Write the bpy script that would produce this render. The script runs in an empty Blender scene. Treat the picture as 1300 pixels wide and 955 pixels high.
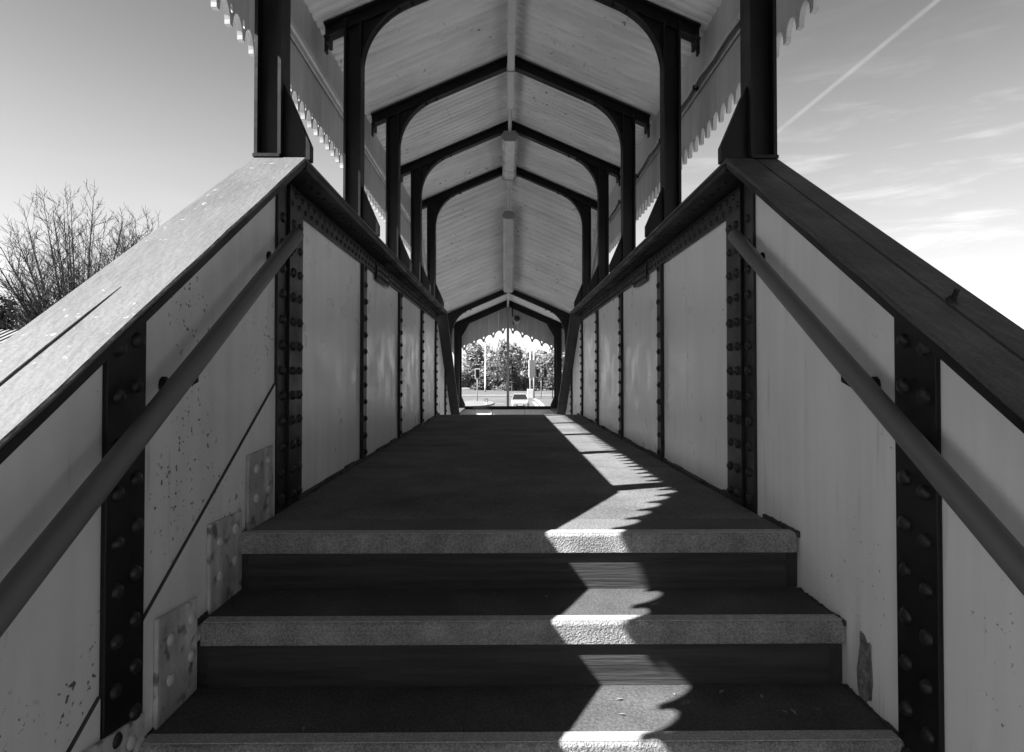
import bpy, bmesh, math, random
from mathutils import Vector, Matrix
random.seed(7)
S = bpy.context.scene
COL = S.collection
R = math.radians

# ------------------------------------------------------------------ camera
EYE = 0.511                       # eye height above the bridge deck (deck top is z = 0)
cam_d = bpy.data.cameras.new('camera'); cam = bpy.data.objects.new('camera', cam_d); COL.objects.link(cam)
cam_d.sensor_width = 36; cam_d.lens = 800/1300*36; cam_d.clip_end = 8000; cam_d.clip_start = 0.02
PITCH = 1.0
cam.location = (-0.04, 0, EYE)
cam.rotation_euler = (R(90+PITCH), 0, R(-0.57))
cam_d.shift_y = -(477.5-476+800*math.tan(R(PITCH)))/1300
S.camera = cam
S.render.resolution_x = 1024; S.render.resolution_y = 752

# ------------------------------------------------------------------ sun, sky, exposure
SUNV = Vector((0.94, 0.34, -1.0)).normalized()       # direction the light travels
S.view_settings.view_transform = 'Standard'; S.view_settings.look = 'None'
S.view_settings.exposure = 2.57; S.view_settings.gamma = 1; S.view_settings.use_curve_mapping = False
sun_d = bpy.data.lights.new('sun', 'SUN'); sun = bpy.data.objects.new('sun', sun_d); COL.objects.link(sun)
sun_d.energy = 3.4; sun_d.angle = R(0.5); sun_d.color = (1, 1, 1)
sun.rotation_euler = SUNV.to_track_quat('-Z', 'Y').to_euler(); sun.location = (-20, -8, 20)
W = bpy.data.worlds.new('World'); S.world = W; W.use_nodes = True
wn = W.node_tree.nodes; wl = W.node_tree.links; wn.clear()
def N(t, **k):
    n = wn.new(t)
    for a, b in k.items(): setattr(n, a, b)
    return n
def wmath(op, a, b=None, clamp=False):
    n = N('ShaderNodeMath', operation=op); n.use_clamp = clamp
    for i, v in enumerate((a, b)):
        if v is None: continue
        if isinstance(v, (int, float)): n.inputs[i].default_value = v
        else: wl.new(v, n.inputs[i])
    return n.outputs[0]
def wrange(v, a, b, c=0.0, d=1.0):
    n = N('ShaderNodeMapRange', interpolation_type='SMOOTHSTEP'); wl.new(v, n.inputs[0])
    for i, q in enumerate((a, b, c, d)): n.inputs[i+1].default_value = q
    return n.outputs[0]
sky = N('ShaderNodeTexSky', sky_type='NISHITA'); sky.sun_disc = False
sky.sun_elevation = math.asin(-SUNV.z); sky.sun_rotation = math.atan2(-SUNV.x, -SUNV.y)
sky.air_density = 1.0; sky.dust_density = 1.0; sky.ozone_density = 1.5
# black-and-white film behind an orange filter: mostly the red record of the sky
sp = N('ShaderNodeSeparateColor'); wl.new(sky.outputs[0], sp.inputs[0])
grey = wmath('ADD', wmath('MULTIPLY', sp.outputs[0], 0.95), wmath('MULTIPLY', sp.outputs[1], 0.05))
tc = N('ShaderNodeTexCoord'); vdir = tc.outputs['Generated']
sx = N('ShaderNodeSeparateXYZ'); wl.new(vdir, sx.inputs[0])
mp = N('ShaderNodeMapping'); wl.new(vdir, mp.inputs[0]); mp.inputs['Scale'].default_value = (1.6, 1.6, 11); mp.inputs['Rotation'].default_value = (0.0, 0.10, 0)
nz = N('ShaderNodeTexNoise'); wl.new(mp.outputs[0], nz.inputs[0]); nz.inputs['Scale'].default_value = 2.6; nz.inputs['Detail'].default_value = 7; nz.inputs['Roughness'].default_value = 0.62; nz.inputs['Distortion'].default_value = 0.4
cir = wrange(nz.outputs[0], 0.50, 0.74)
low = wmath('MULTIPLY', wrange(sx.outputs[2], 0.20, 0.46, 1.0, 0.10), wrange(sx.outputs[2], 0.08, 0.22, 0.2, 1.0))
rgt = wrange(sx.outputs[0], -0.25, 0.40, 0.06, 1.0)
cir = wmath('MULTIPLY', wmath('MULTIPLY', cir, low), rgt)
mp2 = N('ShaderNodeMapping'); wl.new(vdir, mp2.inputs[0]); mp2.inputs['Scale'].default_value = (1, 1, 3.0)
nz2 = N('ShaderNodeTexNoise'); wl.new(mp2.outputs[0], nz2.inputs[0]); nz2.inputs['Scale'].default_value = 9; nz2.inputs['Detail'].default_value = 6
cum = wmath('MULTIPLY', wrange(nz2.outputs[0], 0.46, 0.62), wrange(sx.outputs[2], 0.03, 0.13, 1.0, 0.0))
cum = wmath('MULTIPLY', cum, wrange(sx.outputs[1], 0.9, 0.97))
# vapour trail: a thin great-circle band high in the sky on the right
d1 = Vector((0.685, 1, 0.595)); d2 = Vector((0.435, 1, 0.389)); nn = d1.cross(d2).normalized()
dt = N('ShaderNodeVectorMath', operation='DOT_PRODUCT'); wl.new(vdir, dt.inputs[0]); dt.inputs[1].default_value = nn
dist = wmath('ABSOLUTE', dt.outputs['Value'])
mid = ((d1+d2)/2).normalized()
dm = N('ShaderNodeVectorMath', operation='DOT_PRODUCT'); wl.new(vdir, dm.inputs[0]); dm.inputs[1].default_value = mid
wig = N('ShaderNodeTexNoise'); wl.new(vdir, wig.inputs[0]); wig.inputs['Scale'].default_value = 40; wig.inputs['Detail'].default_value = 4
trail = wmath('MULTIPLY', wrange(dist, 0.0006, 0.0042, 1.0, 0.0), wrange(dm.outputs['Value'], 0.93, 0.985))
trail = wmath('MULTIPLY', trail, wrange(wig.outputs[0], 0.2, 0.75, 0.45, 1.0))
cl = wmath('ADD', wmath('MULTIPLY', cir, 0.85), wmath('MULTIPLY', trail, 0.5))
cl = wmath('ADD', cl, wmath('MULTIPLY', cum, 0.6))
veil = wmath('MULTIPLY', wrange(sx.outputs[2], 0.16, 0.52, 1.0, 0.0), 0.92)
grey = wmath('MULTIPLY', grey, 0.62)
tot = wmath('ADD', wmath('ADD', grey, veil), cl)
bg = N('ShaderNodeBackground'); wl.new(tot, bg.inputs[0]); bg.inputs[1].default_value = 0.055
wo = N('ShaderNodeOutputWorld'); wl.new(bg.outputs[0], wo.inputs[0])

# ------------------------------------------------------------------ materials (all neutral greys: the place seen in black and white)
MATS = {}
def mat(name, lo, hi, scale=6.0, rough=0.6, bump=0.0, bscale=None, spec=0.5, stretch=(1, 1, 1), metal=0.0,
        chips=0.0, chip_scale=28, chip_v=0.05, chip_t=.66, chip_w=.04, trans=0.0, drips=0.0, streak=0.0, grain=0.0, rvar=0.1):
    m = bpy.data.materials.new(name); m.use_nodes = True; nt = m.node_tree; nd = nt.nodes; L = nt.links
    b = nd['Principled BSDF']; b.inputs['Metallic'].default_value = metal; b.inputs['Specular IOR Level'].default_value = spec
    tco = nd.new('ShaderNodeTexCoord'); oi = nd.new('ShaderNodeObjectInfo'); sc_ = nd.new('ShaderNodeVectorMath'); sc_.operation = 'SCALE'; sc_.inputs[0].default_value = (37, 23, 41)
    L.new(oi.outputs['Random'], sc_.inputs['Scale']); t = nd.new('ShaderNodeVectorMath'); t.operation = 'ADD'; L.new(tco.outputs['Object'], t.inputs[0]); L.new(sc_.outputs[0], t.inputs[1])
    mpn = nd.new('ShaderNodeMapping'); L.new(t.outputs[0], mpn.inputs[0]); mpn.inputs['Scale'].default_value = stretch
    n = nd.new('ShaderNodeTexNoise'); L.new(mpn.outputs[0], n.inputs[0]); n.inputs['Scale'].default_value = scale; n.inputs['Detail'].default_value = 8; n.inputs['Roughness'].default_value = 0.65
    r = nd.new('ShaderNodeMapRange'); L.new(n.outputs[0], r.inputs[0]); r.inputs[1].default_value = 0.3; r.inputs[2].default_value = 0.7; r.inputs[3].default_value = lo; r.inputs[4].default_value = hi
    v = r.outputs[0]
    def M(op, a, c):
        q = nd.new('ShaderNodeMath'); q.operation = op
        for i, x in enumerate((a, c)):
            if isinstance(x, (int, float)): q.inputs[i].default_value = x
            else: L.new(x, q.inputs[i])
        return q.outputs[0]
    def noise(sc, st, lo_, hi_, o0, o1, det=5):
        mm = nd.new('ShaderNodeMapping'); L.new(t.outputs[0], mm.inputs[0]); mm.inputs['Scale'].default_value = st
        q = nd.new('ShaderNodeTexNoise'); L.new(mm.outputs[0], q.inputs[0]); q.inputs['Scale'].default_value = sc; q.inputs['Detail'].default_value = det
        w = nd.new('ShaderNodeMapRange'); w.interpolation_type = 'SMOOTHSTEP'; L.new(q.outputs[0], w.inputs[0])
        for i, x in enumerate((lo_, hi_, o0, o1)): w.inputs[i+1].default_value = x
        return w.outputs[0]
    if streak: v = M('MULTIPLY', v, noise(14, (1, 1, 0.07), 0.35, 0.65, 1-streak, 1+streak*0.25))
    if drips: v = M('MULTIPLY', v, M('SUBTRACT', 1.0, M('MULTIPLY', noise(34, (1, 1, .05), .56, .74, 0, drips), noise(3, (1, 1, 1), .42, .62, 0, 1))))
    if grain: v = M('MULTIPLY', v, noise(160, (1, 1, 1), 0.3, 0.7, 1-grain, 1+grain, 3))
    if chips:
        c1 = noise(chip_scale, (1, 1, 1), chip_t, chip_t+chip_w, 0, 1, 9)
        c2 = noise(2.3, (1, 1, 1), 0.62-chips*0.2, 0.70-chips*0.2, 0, 1)
        k = M('MULTIPLY', c1, c2)
        mx = nd.new('ShaderNodeMix'); mx.data_type = 'FLOAT'; L.new(k, mx.inputs[0]); L.new(v, mx.inputs[2]); mx.inputs[3].default_value = chip_v; v = mx.outputs[0]
    cb = nd.new('ShaderNodeCombineColor')
    for i in range(3): L.new(v, cb.inputs[i])
    L.new(cb.outputs[0], b.inputs['Base Color'])
    if rvar: L.new(noise(5, (1, 1, 1), 0.3, 0.7, max(0.02, rough-rvar), min(1, rough+rvar)), b.inputs['Roughness'])
    else: b.inputs['Roughness'].default_value = rough
    if bump:
        bn = nd.new('ShaderNodeTexNoise'); L.new(mpn.outputs[0], bn.inputs[0]); bn.inputs['Scale'].default_value = bscale or scale*4; bn.inputs['Detail'].default_value = 6
        bb = nd.new('ShaderNodeBump'); bb.inputs['Strength'].default_value = bump; bb.inputs['Distance'].default_value = 0.01; L.new(bn.outputs[0], bb.inputs['Height']); L.new(bb.outputs[0], b.inputs['Normal'])
    if trans:
        tl = nd.new('ShaderNodeBsdfTranslucent'); L.new(cb.outputs[0], tl.inputs[0]); ms = nd.new('ShaderNodeMixShader'); ms.inputs[0].default_value = trans
        L.new(b.outputs[0], ms.inputs[1]); L.new(tl.outputs[0], ms.inputs[2]); L.new(ms.outputs[0], nd['Material Output'].inputs[0])
    MATS[name] = m; return m
mat('wall_paint', .78, .88, 1.6, .36, .06, 6, streak=.05, drips=.30, chips=.35, chip_scale=46, stretch=(1, 1, .6))
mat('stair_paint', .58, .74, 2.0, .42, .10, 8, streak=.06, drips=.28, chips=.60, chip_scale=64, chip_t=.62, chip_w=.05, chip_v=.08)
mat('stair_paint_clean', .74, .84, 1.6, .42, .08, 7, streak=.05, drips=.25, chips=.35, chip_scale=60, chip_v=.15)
mat('cleat_paint', .34, .66, 9, .55, .35, 30, chips=1.6, chip_scale=22, chip_t=.54, chip_w=.16, chip_v=.12, streak=.35)
mat('rust_scab', .05, .30, 40, .8, .8, 60)
mat('dark_steel', .006, .011, 8, .5, .12, 30, spec=.28)
mat('pilaster_steel', .010, .020, 9, .42, .2, 30, spec=.35)
mat('rivet_steel', .011, .024, 20, .45, .25, 60, spec=.35)
mat('rivet_pale', .34, .5, 30, .45, .1, 60, chips=1, chip_scale=90)
mat('coping_lead', .052, .086, 4, .65, .25, 40, stretch=(1.6, .35, 1), grain=.14, chips=.5, chip_scale=40, chip_v=.18)
mat('coping_felt', .035, .062, 6, .55, .5, 22, stretch=(1.6, .5, 1), grain=.25)
mat('pipe', .095, .11, 2, .45, .03, 60, rvar=.03)
mat('deck', .078, .165, 1.6, .9, .35, 140, grain=.3, spec=.08)
mat('nosing', .17, .36, 9, .9, .9, 200, grain=.28, spec=.1)
mat('nosing_top', .26, .36, 30, .8, .5, 240, grain=.25)
mat('tread', .05, .09, 5, .9, .3, 90, grain=.25, spec=.08)
mat('riser_wood', .032, .075, 4, .75, .3, 14, stretch=(.5, 1, 9), spec=.12)
mat('grime', .02, .05, 20, .8, .5, 40)
mat('roof_sheet', .58, .84, 2.6, .5, .1, 30, stretch=(.5, 2.6, 1), chips=.55, chip_scale=26, chip_t=.64, chip_v=.22)
mat('valance_paint', .42, .52, 5, .5, .08, 20, streak=.12, chips=.2, chip_scale=40, chip_v=.15)
mat('trim_paint', .46, .60, 8, .45, .1, 30, chips=.5, chip_scale=40, chip_v=.12)
mat('conduit_paint', .5, .6, 5, .4)
mat('lamp_plastic', .48, .56, 5, .3)
mat('cable', .03, .06, 8, .5)
mat('bark', .02, .05, 3, .9, .3)
mat('evergreen', .02, .06, 4, .7)
mat('leaf_dark', .07, .15, 1.3, .6, trans=.35)
mat('leaf_mid', .20, .30, .8, .6, trans=.45)
mat('leaf_pale', .26, .38, .6, .6, trans=.45)
mat('asphalt', .075, .105, .5, .85, .2, 40)
mat('paving', .12, .17, .7, .85)
mat('ground', .10, .20, .3, .9)
mat('verge_grass', .05, .12, .8, .9, .3, 20)
mat('white_line', .25, .33, 6, .7)
mat('white_metal', .34, .42, 4, .4)
mat('grey_metal', .22, .30, 4, .4)
mat('black_plastic', .006, .012, 4, .7, spec=.2)
mat('lens', .02, .04, 4, .3, spec=.3)
mat('car_paint', .20, .25, 2, .25, rvar=.03)
mat('car_glass', .01, .02, 2, .08, rvar=.02)
mat('rubber', .015, .03, 8, .8)
mat('roof_tile', .12, .20, 2, .8, .3, 9)
mat('brick', .16, .24, 4, .85)

# ------------------------------------------------------------------ mesh helpers
class MB:
    def __init__(s): s.v = []; s.f = []
    def add(s, vs, fs):
        o = len(s.v); s.v += [tuple(v) for v in vs]; s.f += [tuple(i+o for i in f) for f in fs]; return s
    def box(s, x0, x1, y0, y1, z0, z1):
        x0, x1 = min(x0, x1), max(x0, x1); y0, y1 = min(y0, y1), max(y0, y1); z0, z1 = min(z0, z1), max(z0, z1)
        return s.hexa([(x0, y0, z0), (x1, y0, z0), (x1, y1, z0), (x0, y1, z0)], [(x0, y0, z1), (x1, y0, z1), (x1, y1, z1), (x0, y1, z1)])
    def hexa(s, lo, hi):
        return s.add(list(lo)+list(hi), [(3, 2, 1, 0), (4, 5, 6, 7), (0, 1, 5, 4), (1, 2, 6, 5), (2, 3, 7, 6), (3, 0, 4, 7)])
    def prism(s, poly, fn, a, b):
        """extrude a 2-d polygon between a and b; fn(u, v, w) -> xyz"""
        n = len(poly); vs = [fn(u, v, a) for u, v in poly]+[fn(u, v, b) for u, v in poly]
        return s.add(vs, [tuple(range(n))[::-1], tuple(range(n, 2*n))]+[(i, (i+1) % n, n+(i+1) % n, n+i) for i in range(n)])
    def tube(s, pts, rads, n=8, caps=True):
        pts = [Vector(p) for p in pts]
        if isinstance(rads, (int, float)): rads = [rads]*len(pts)
        rings = []; up = None
        for i, p in enumerate(pts):
            d = (pts[min(i+1, len(pts)-1)]-pts[max(i-1, 0)])
            d = d.normalized() if d.length > 1e-9 else Vector((0, 0, 1))
            if up is None or abs(up.dot(d)) > .98: up = Vector((1, 0, 0)) if abs(d.x) < .8 else Vector((0, 1, 0))
            a = (up-d*up.dot(d)).normalized(); bb = d.cross(a); up = a
            rings.append([p+(a*math.cos(2*math.pi*k/n)+bb*math.sin(2*math.pi*k/n))*rads[i] for k in range(n)])
        vs = [q for r in rings for q in r]; fs = []
        for i in range(len(pts)-1):
            for k in range(n):
                k2 = (k+1) % n; fs.append((i*n+k, i*n+k2, (i+1)*n+k2, (i+1)*n+k))
        if caps: fs += [tuple(range(n))[::-1], tuple(range((len(pts)-1)*n, len(pts)*n))]
        return s.add(vs, fs)
    def dome(s, c, ax, r, h, n=10, m=3):
        ax = Vector(ax).normalized(); a = ax.orthogonal().normalized(); b = ax.cross(a); c = Vector(c); vs = []; fs = []
        for j in range(m):
            t = j/m*math.pi/2; rr = r*math.cos(t); hh = h*math.sin(t)
            vs += [c+ax*hh+(a*math.cos(2*math.pi*k/n)+b*math.sin(2*math.pi*k/n))*rr for k in range(n)]
        vs.append(c+ax*h)
        for j in range(m-1):
            for k in range(n): fs.append((j*n+k, j*n+(k+1) % n, (j+1)*n+(k+1) % n, (j+1)*n+k))
        for k in range(n): fs.append(((m-1)*n+k, (m-1)*n+(k+1) % n, m*n))
        return s.add(vs, fs)
    def mesh(s, name, m, smooth=False, off=(0, 0, 0)):
        me = bpy.data.meshes.new(name); ox, oy, oz = off
        me.from_pydata([(x-ox, y-oy, z-oz) for x, y, z in s.v], [], s.f); me.update()
        bm = bmesh.new(); bm.from_mesh(me); bmesh.ops.recalc_face_normals(bm, faces=bm.faces); bm.to_mesh(me); bm.free()
        if m: me.materials.append(MATS[m])
        if smooth:
            for p in me.polygons: p.use_smooth = True
        return me
def world_loc(o):
    v = Vector((0, 0, 0))
    while o: v += o.location; o = o.parent
    return v
def link(name, me, parent=None, loc=(0, 0, 0)):
    o = bpy.data.objects.new(name, me); COL.objects.link(o); o.parent = parent; o.location = loc; return o
def build(name, mb, m, parent=None, smooth=False, bevel=0, seg=1):
    """one mesh object; coordinates in mb are world coordinates; its origin is put at its own base centre"""
    xs = [v[0] for v in mb.v]; ys = [v[1] for v in mb.v]; zs = [v[2] for v in mb.v]
    c = Vector(((min(xs)+max(xs))/2, (min(ys)+max(ys))/2, min(zs)))
    me = mb.mesh(name, m, smooth, c)
    o = link(name, me, parent, c-(world_loc(parent) if parent else Vector((0, 0, 0))))
    if bevel:
        b = o.modifiers.new('bevel', 'BEVEL'); b.width = bevel; b.segments = seg; b.limit_method = 'ANGLE'; b.angle_limit = R(40)
    return o
def tag(o, label=None, cat=None, group=None, kind=None):
    for k, v in (('label', label), ('category', cat), ('group', group), ('kind', kind)):
        if v: o[k] = v
    return o
def thing(name, loc, label, cat, group=None):
    return tag(link(name, None, None, loc), label, cat, group)
def BX(*a): return MB().box(*a)

# ------------------------------------------------------------------ ground, roads
def HG(y):
    if y < 20: return -5.0
    if y < 45: return -5.0+(y-20)/25*2.1
    if y < 60: return -2.9
    if y < 120: return -2.9+(y-60)/60*0.4
    return -2.5
def sheet(xs, ys, dz, fn=HG):
    m = MB(); k = len(ys)
    vs = [(x, y, fn(y)+dz) for x in xs for y in ys]
    fs = [(i*k+j, (i+1)*k+j, (i+1)*k+j+1, i*k+j+1) for i in range(len(xs)-1) for j in range(k-1)]
    return m.add(vs, fs)
tag(build('ground', sheet([-3000, -60, 60, 3000], [-3000, -60, 20, 45, 60, 120, 500, 4000], 0), 'ground'), kind='structure')
tag(build('road', sheet([-90, 90], [46, 60, 92], .006), 'asphalt'), kind='structure')
tag(build('grass_verge', sheet([-90, 90], [97, 108, 120, 135], .012), 'verge_grass'), kind='structure')
pv = MB()
for x0 in range(-90, 90, 30):
    pv.hexa([(x0, 92, HG(92)-.1), (x0+30, 92, HG(92)-.1), (x0+30, 97, HG(97)-.1), (x0, 97, HG(97)-.1)],
            [(x0, 92, HG(92)+.13), (x0+30, 92, HG(92)+.13), (x0+30, 97, HG(97)+.13), (x0, 97, HG(97)+.13)])
tag(build('pavement', pv, 'paving'), kind='structure')

# ------------------------------------------------------------------ bridge profile
T = 0.648                                  # stair pitch: rise over going
RISE, GO = 0.175, 0.27
NOSE = 2.018                               # front of the top nosing
DECK_END = 8.12
WALL = 0.905; CI, CO = 0.772, 0.969        # wall face, coping inner and outer edges
K0, K1 = 2.31, 7.85                        # coping knees
def zc(y):                                 # coping top
    if y < K0: return 1.31-T*(K0-y)
    if y > 10.0: return 1.31-T*(10.0-K1)
    if y > K1: return 1.31-T*(y-K1)
    return 1.31
V0, V1, V2, V3 = 2.10, 7.93, 9.70, 11.62   # roof knees
def zo(y):                                 # roof offset from its level part
    if y < V0: return -T*(V0-y)
    if y > V2: return -T*(V2-V1)
    if y > V1: return -T*(y-V1)
    return 0.0
FRAMES = [2.36+1.268*k for k in range(5)]
SIDES = (('left', -1), ('right', 1))

# deck: panels with open joints, on girders
deck = thing('bridge_deck', (0, 5, -.02), None, None); deck['kind'] = 'structure'
ys = [NOSE+.05, 2.245, 3.50, 4.49, 5.70, 6.90, DECK_END]
for a, b in zip(ys, ys[1:]):
    build('deck_panel', BX(-.885, .885, a+.002, b-.002, -.06, random.uniform(-.0015, .0015)), 'deck', deck, bevel=.003)
for s in (-.6, 0, .6): build('joist', BX(s-.06, s+.06, NOSE+.1, DECK_END-.05, -.30, -.062), 'dark_steel', deck)
land = tag(build('landing', BX(-.9, .9, DECK_END+6*GO, 11.5, -7*RISE-.1, -7*RISE), 'deck'), kind='structure')
fs = thing('far_steps', (0, 9, -1.2), None, None); fs['kind'] = 'structure'
for k in range(1, 7):
    build('step', BX(-.9, .9, DECK_END+(k-1)*GO, DECK_END+k*GO, -k*RISE-.17, -k*RISE), 'tread', fs)

# ------------------------------------------------------------------ near staircase
st = thing('staircase', (0, 1.2, -2.6), 'dark wooden steps with pale gritty nosings climbing to the bridge deck', 'staircase')
NST = 11
for k in range(NST):
    z = -k*RISE; y = NOSE-k*GO; back = y+GO+.035
    w = .893-random.uniform(0, .004)
    if k: 
        t = build('tread', BX(-.9035, .9035, y+.055, back, z-.05, z), 'tread', st, bevel=.003)
    else:
        t = build('tread', BX(-.89, .89, y+.035, y+.0495, z-.05, z-.001), 'tread', st)
    xl, xr = (-.878, .9) if k == 1 else (-w, w)
    n = build('nosing', MB().prism([(y, z-.058), (y+.05, z-.058), (y+.05, z+.003), (y+.006, z+.003), (y, z-.003)], lambda u, v, q: (q, u, v), xl, xr), 'nosing', t, bevel=.002)
    build('nosing_strip', BX(xl+.004, xr-.004, y+.008, y+.047, z+.0031, z+.0055), 'nosing_top', t)
    zb = z-RISE
    build('riser', BX(-.862, .862, y+.012, y+.048, zb+.0005, z-.0585), 'riser_wood', st)
    build('riser_batten', BX(-.9035, -.864, y+.024, y+.048, zb+.0005, z-.0585), 'grime', st)
    build('riser_batten', BX(.864, .9035, y+.024, y+.048, zb+.0005, z-.0585), 'grime', st)

for s in (-1, 1):
    dm_ = MB(); rd = random.Random(9+s)
    for k in range(5):
        z = -k*RISE; y = NOSE-k*GO; j = lambda: rd.uniform(.004, .018)
        n = 26; hh = .006
        for i in range(n):
            y0_, y1_ = y+GO-(GO+.0)*i/n, y+GO-(GO+.0)*(i+1)/n
            hh = max(.001, min(.009, hh+rd.uniform(-.003, .003)))
            dm_.box(s*(.896-hh*.6), s*.9035, y1_, y0_, z-.01, z+hh)
    tag(build('dirt_edge', dm_, 'grime', st), kind='stuff')
# ------------------------------------------------------------------ rivets
RV = MB().dome((0, 0, 0), (1, 0, 0), .0185, .0145, 12, 4).mesh('rivet', 'rivet_steel', True)
RVL = MB().dome((0, 0, 0), (-1, 0, 0), .0185, .0145, 12, 4).mesh('rivet', 'rivet_steel', True)
RVP = MB().dome((0, 0, 0), (1, 0, 0), .017, .009, 12, 4).mesh('rivet', 'rivet_pale', True)
def rivet(parent, s, x, y, z, me=None):
    o = link('rivet', me or (RV if s < 0 else RVL), parent, Vector((x, y, z))-world_loc(parent))
    q = random.uniform(.9, 1.1); o.scale = (random.uniform(.85, 1.1), q, q); return o

def wall_box(s, x_in, th, y0, y1, zb, zt0, zt1, zb1=None):
    """plate on side s whose inner face is |x| = x_in; bottom zb, top from zt0 (y0) to zt1 (y1)"""
    zb1 = zb if zb1 is None else zb1
    a, b = s*x_in, s*(x_in+th)
    if a > b: a, b = b, a
    return MB().hexa([(a, y0, zb), (b, y0, zb), (b, y1, zb1), (a, y1, zb1)], [(a, y0, zt0), (b, y0, zt0), (b, y1, zt1), (a, y1, zt1)])

STIFF = [3.79, 5.09, 6.43, 7.72]
for side, s in SIDES:
    lean = 'sunlit' if s < 0 else 'shaded'
    # ---- level parapet
    pw = thing('parapet_wall', (s*WALL, 5, -.3),
               'long %s parapet of pale riveted plates along the level deck' % ('left-hand' if s < 0 else 'right-hand'), 'wall', 'riveted parapets of the level bridge')
    joints = [2.36]+STIFF+[8.14]
    for a, b in zip(joints, joints[1:]):
        zt1 = 1.2695 if b < 8 else zc(b)-.045
        build('wall_panel', wall_box(s, WALL, .012, a+.001, b-.001, -.30, 1.2695, zt1), 'wall_paint', pw)
    # broad pilaster at the head of the stairs: two stepped plates, three rivet columns
    p = build('pilaster', wall_box(s, WALL-.012, .012, 2.362, 2.455, -.02, 1.2695, 1.2695), 'pilaster_steel', pw, bevel=.002)
    p2 = build('pilaster', wall_box(s, WALL-.020, .020, 2.462, 2.63, -.02, 1.171, 1.171), 'pilaster_steel', pw, bevel=.003)
    for i in range(13):
        z = .04+i*.0975
        if z < 1.2: rivet(p, s, s*(WALL-.012), 2.408, z)
        if z < 1.15:
            rivet(p2, s, s*(WALL-.020), 2.51, z); rivet(p2, s, s*(WALL-.020), 2.588, z)
    build('pilaster_edge', wall_box(s, WALL-.024, .024, 2.4555, 2.4615, -.02, 1.26, 1.26), 'dark_steel', pw)
    for yk in STIFF:
        q = build('stiffener', wall_box(s, WALL-.022, .022, yk-.045, yk+.045, -.01, 1.17, 1.17), 'pilaster_steel', pw, bevel=.003)
        for i in range(12): rivet(q, s, s*(WALL-.022), yk+random.uniform(-.004, .004), .05+i*.1)
    # top angle with its rivet rows, splice plate
    ta = build('top_angle', wall_box(s, WALL-.014, .014, 2.465, 7.9, 1.172, 1.2695, 1.2695), 'pilaster_steel', pw, bevel=.002)
    build('top_flange', wall_box(s, CI+.006, .185, 2.33, 7.86, 1.270, 1.2965, 1.2965), 'dark_steel', pw, bevel=.003)
    rr = MB()
    for i in range(66):
        y = 2.47+i*.0815
        rr.dome((s*(WALL-.014), y, 1.235), (-s, 0, 0), .013, .011, 8, 2)
        rr.dome((s*(WALL-.014), y+.04, 1.196), (-s, 0, 0), .013, .011, 8, 2)
        rr.dome((s*(CI+.05), y, 1.270), (0, 0, -1), .013, .010, 8, 2)
    tag(build('rivet_row', rr, 'rivet_steel', ta, True), kind='stuff')
    spl = build('splice_plate', wall_box(s, WALL-.026, .012, 4.12, 4.52, 1.135, 1.25, 1.25), 'pilaster_steel', pw, bevel=.002)
    rr = MB()
    for i in range(6):
        for zz in (1.16, 1.20, 1.235): rr.dome((s*(WALL-.026), 4.155+i*.066, zz), (-s, 0, 0), .013, .011, 8, 2)
    tag(build('rivet_row', rr, 'rivet_steel', spl, True), kind='stuff')
    fa = MB(); y = 2.58
    while y < 8.0:
        e = y+random.uniform(.12, .3); fa.box(s*(WALL-random.uniform(.012, .028)), s*(WALL-.001), y, e, -.01, random.uniform(.008, .022)); y = e
    build('floor_angle', fa, 'grime', pw)
    # level coping: two planks
    build('coping_plank', wall_box(s, CI, (CO-CI)/2-.002, K0, K1, 1.297, 1.31, 1.31), 'coping_lead' if s < 0 else 'coping_felt', pw, bevel=.004)
    build('coping_plank', wall_box(s, (CI+CO)/2+.002, (CO-CI)/2-.002, K0, K1, 1.297, 1.31, 1.31), 'coping_lead' if s < 0 else 'coping_felt', pw, bevel=.004)

    # ---- stair wall
    sw = thing('stair_wall', (s*WALL, 1.2, -2.6),
               ('left-hand stair wall, chipped pale plates under a sunlit pale coping' if s < 0 else 'right-hand stair wall, smooth pale plates under a dark felted coping'), 'wall', 'stair walls')
    Y0 = -.75
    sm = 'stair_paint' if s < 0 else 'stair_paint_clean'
    js = [Y0, .50, 1.432, 2.3622]
    for a, b in zip(js, js[1:]):
        build('wall_panel', wall_box(s, WALL, .012, a+.001, b-.001, zc(a)-1.95, zc(a)-.0345, zc(b)-.0345, zc(b)-1.95), sm, sw)
    for yk in (.50, 1.432):
        cp = build('cover_plate', wall_box(s, WALL-.012, .012, yk-.073, yk+.073, zc(yk-.073)-1.7, zc(yk-.073)-.0345, zc(yk+.073)-.0345, zc(yk+.073)-1.7), 'dark_steel', sw, bevel=.002)
        z = zc(yk)-.16
        for i in range(13):
            for dy in (-.036, .036): 
                o = rivet(cp, s, s*(WALL-.012), yk+dy+random.uniform(-.003, .003), z+dy*.3)
            z -= .107
    m = 'coping_lead' if s < 0 else 'coping_felt'
    h = (CI+CO)/2+(.012 if s > 0 else 0)
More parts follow.
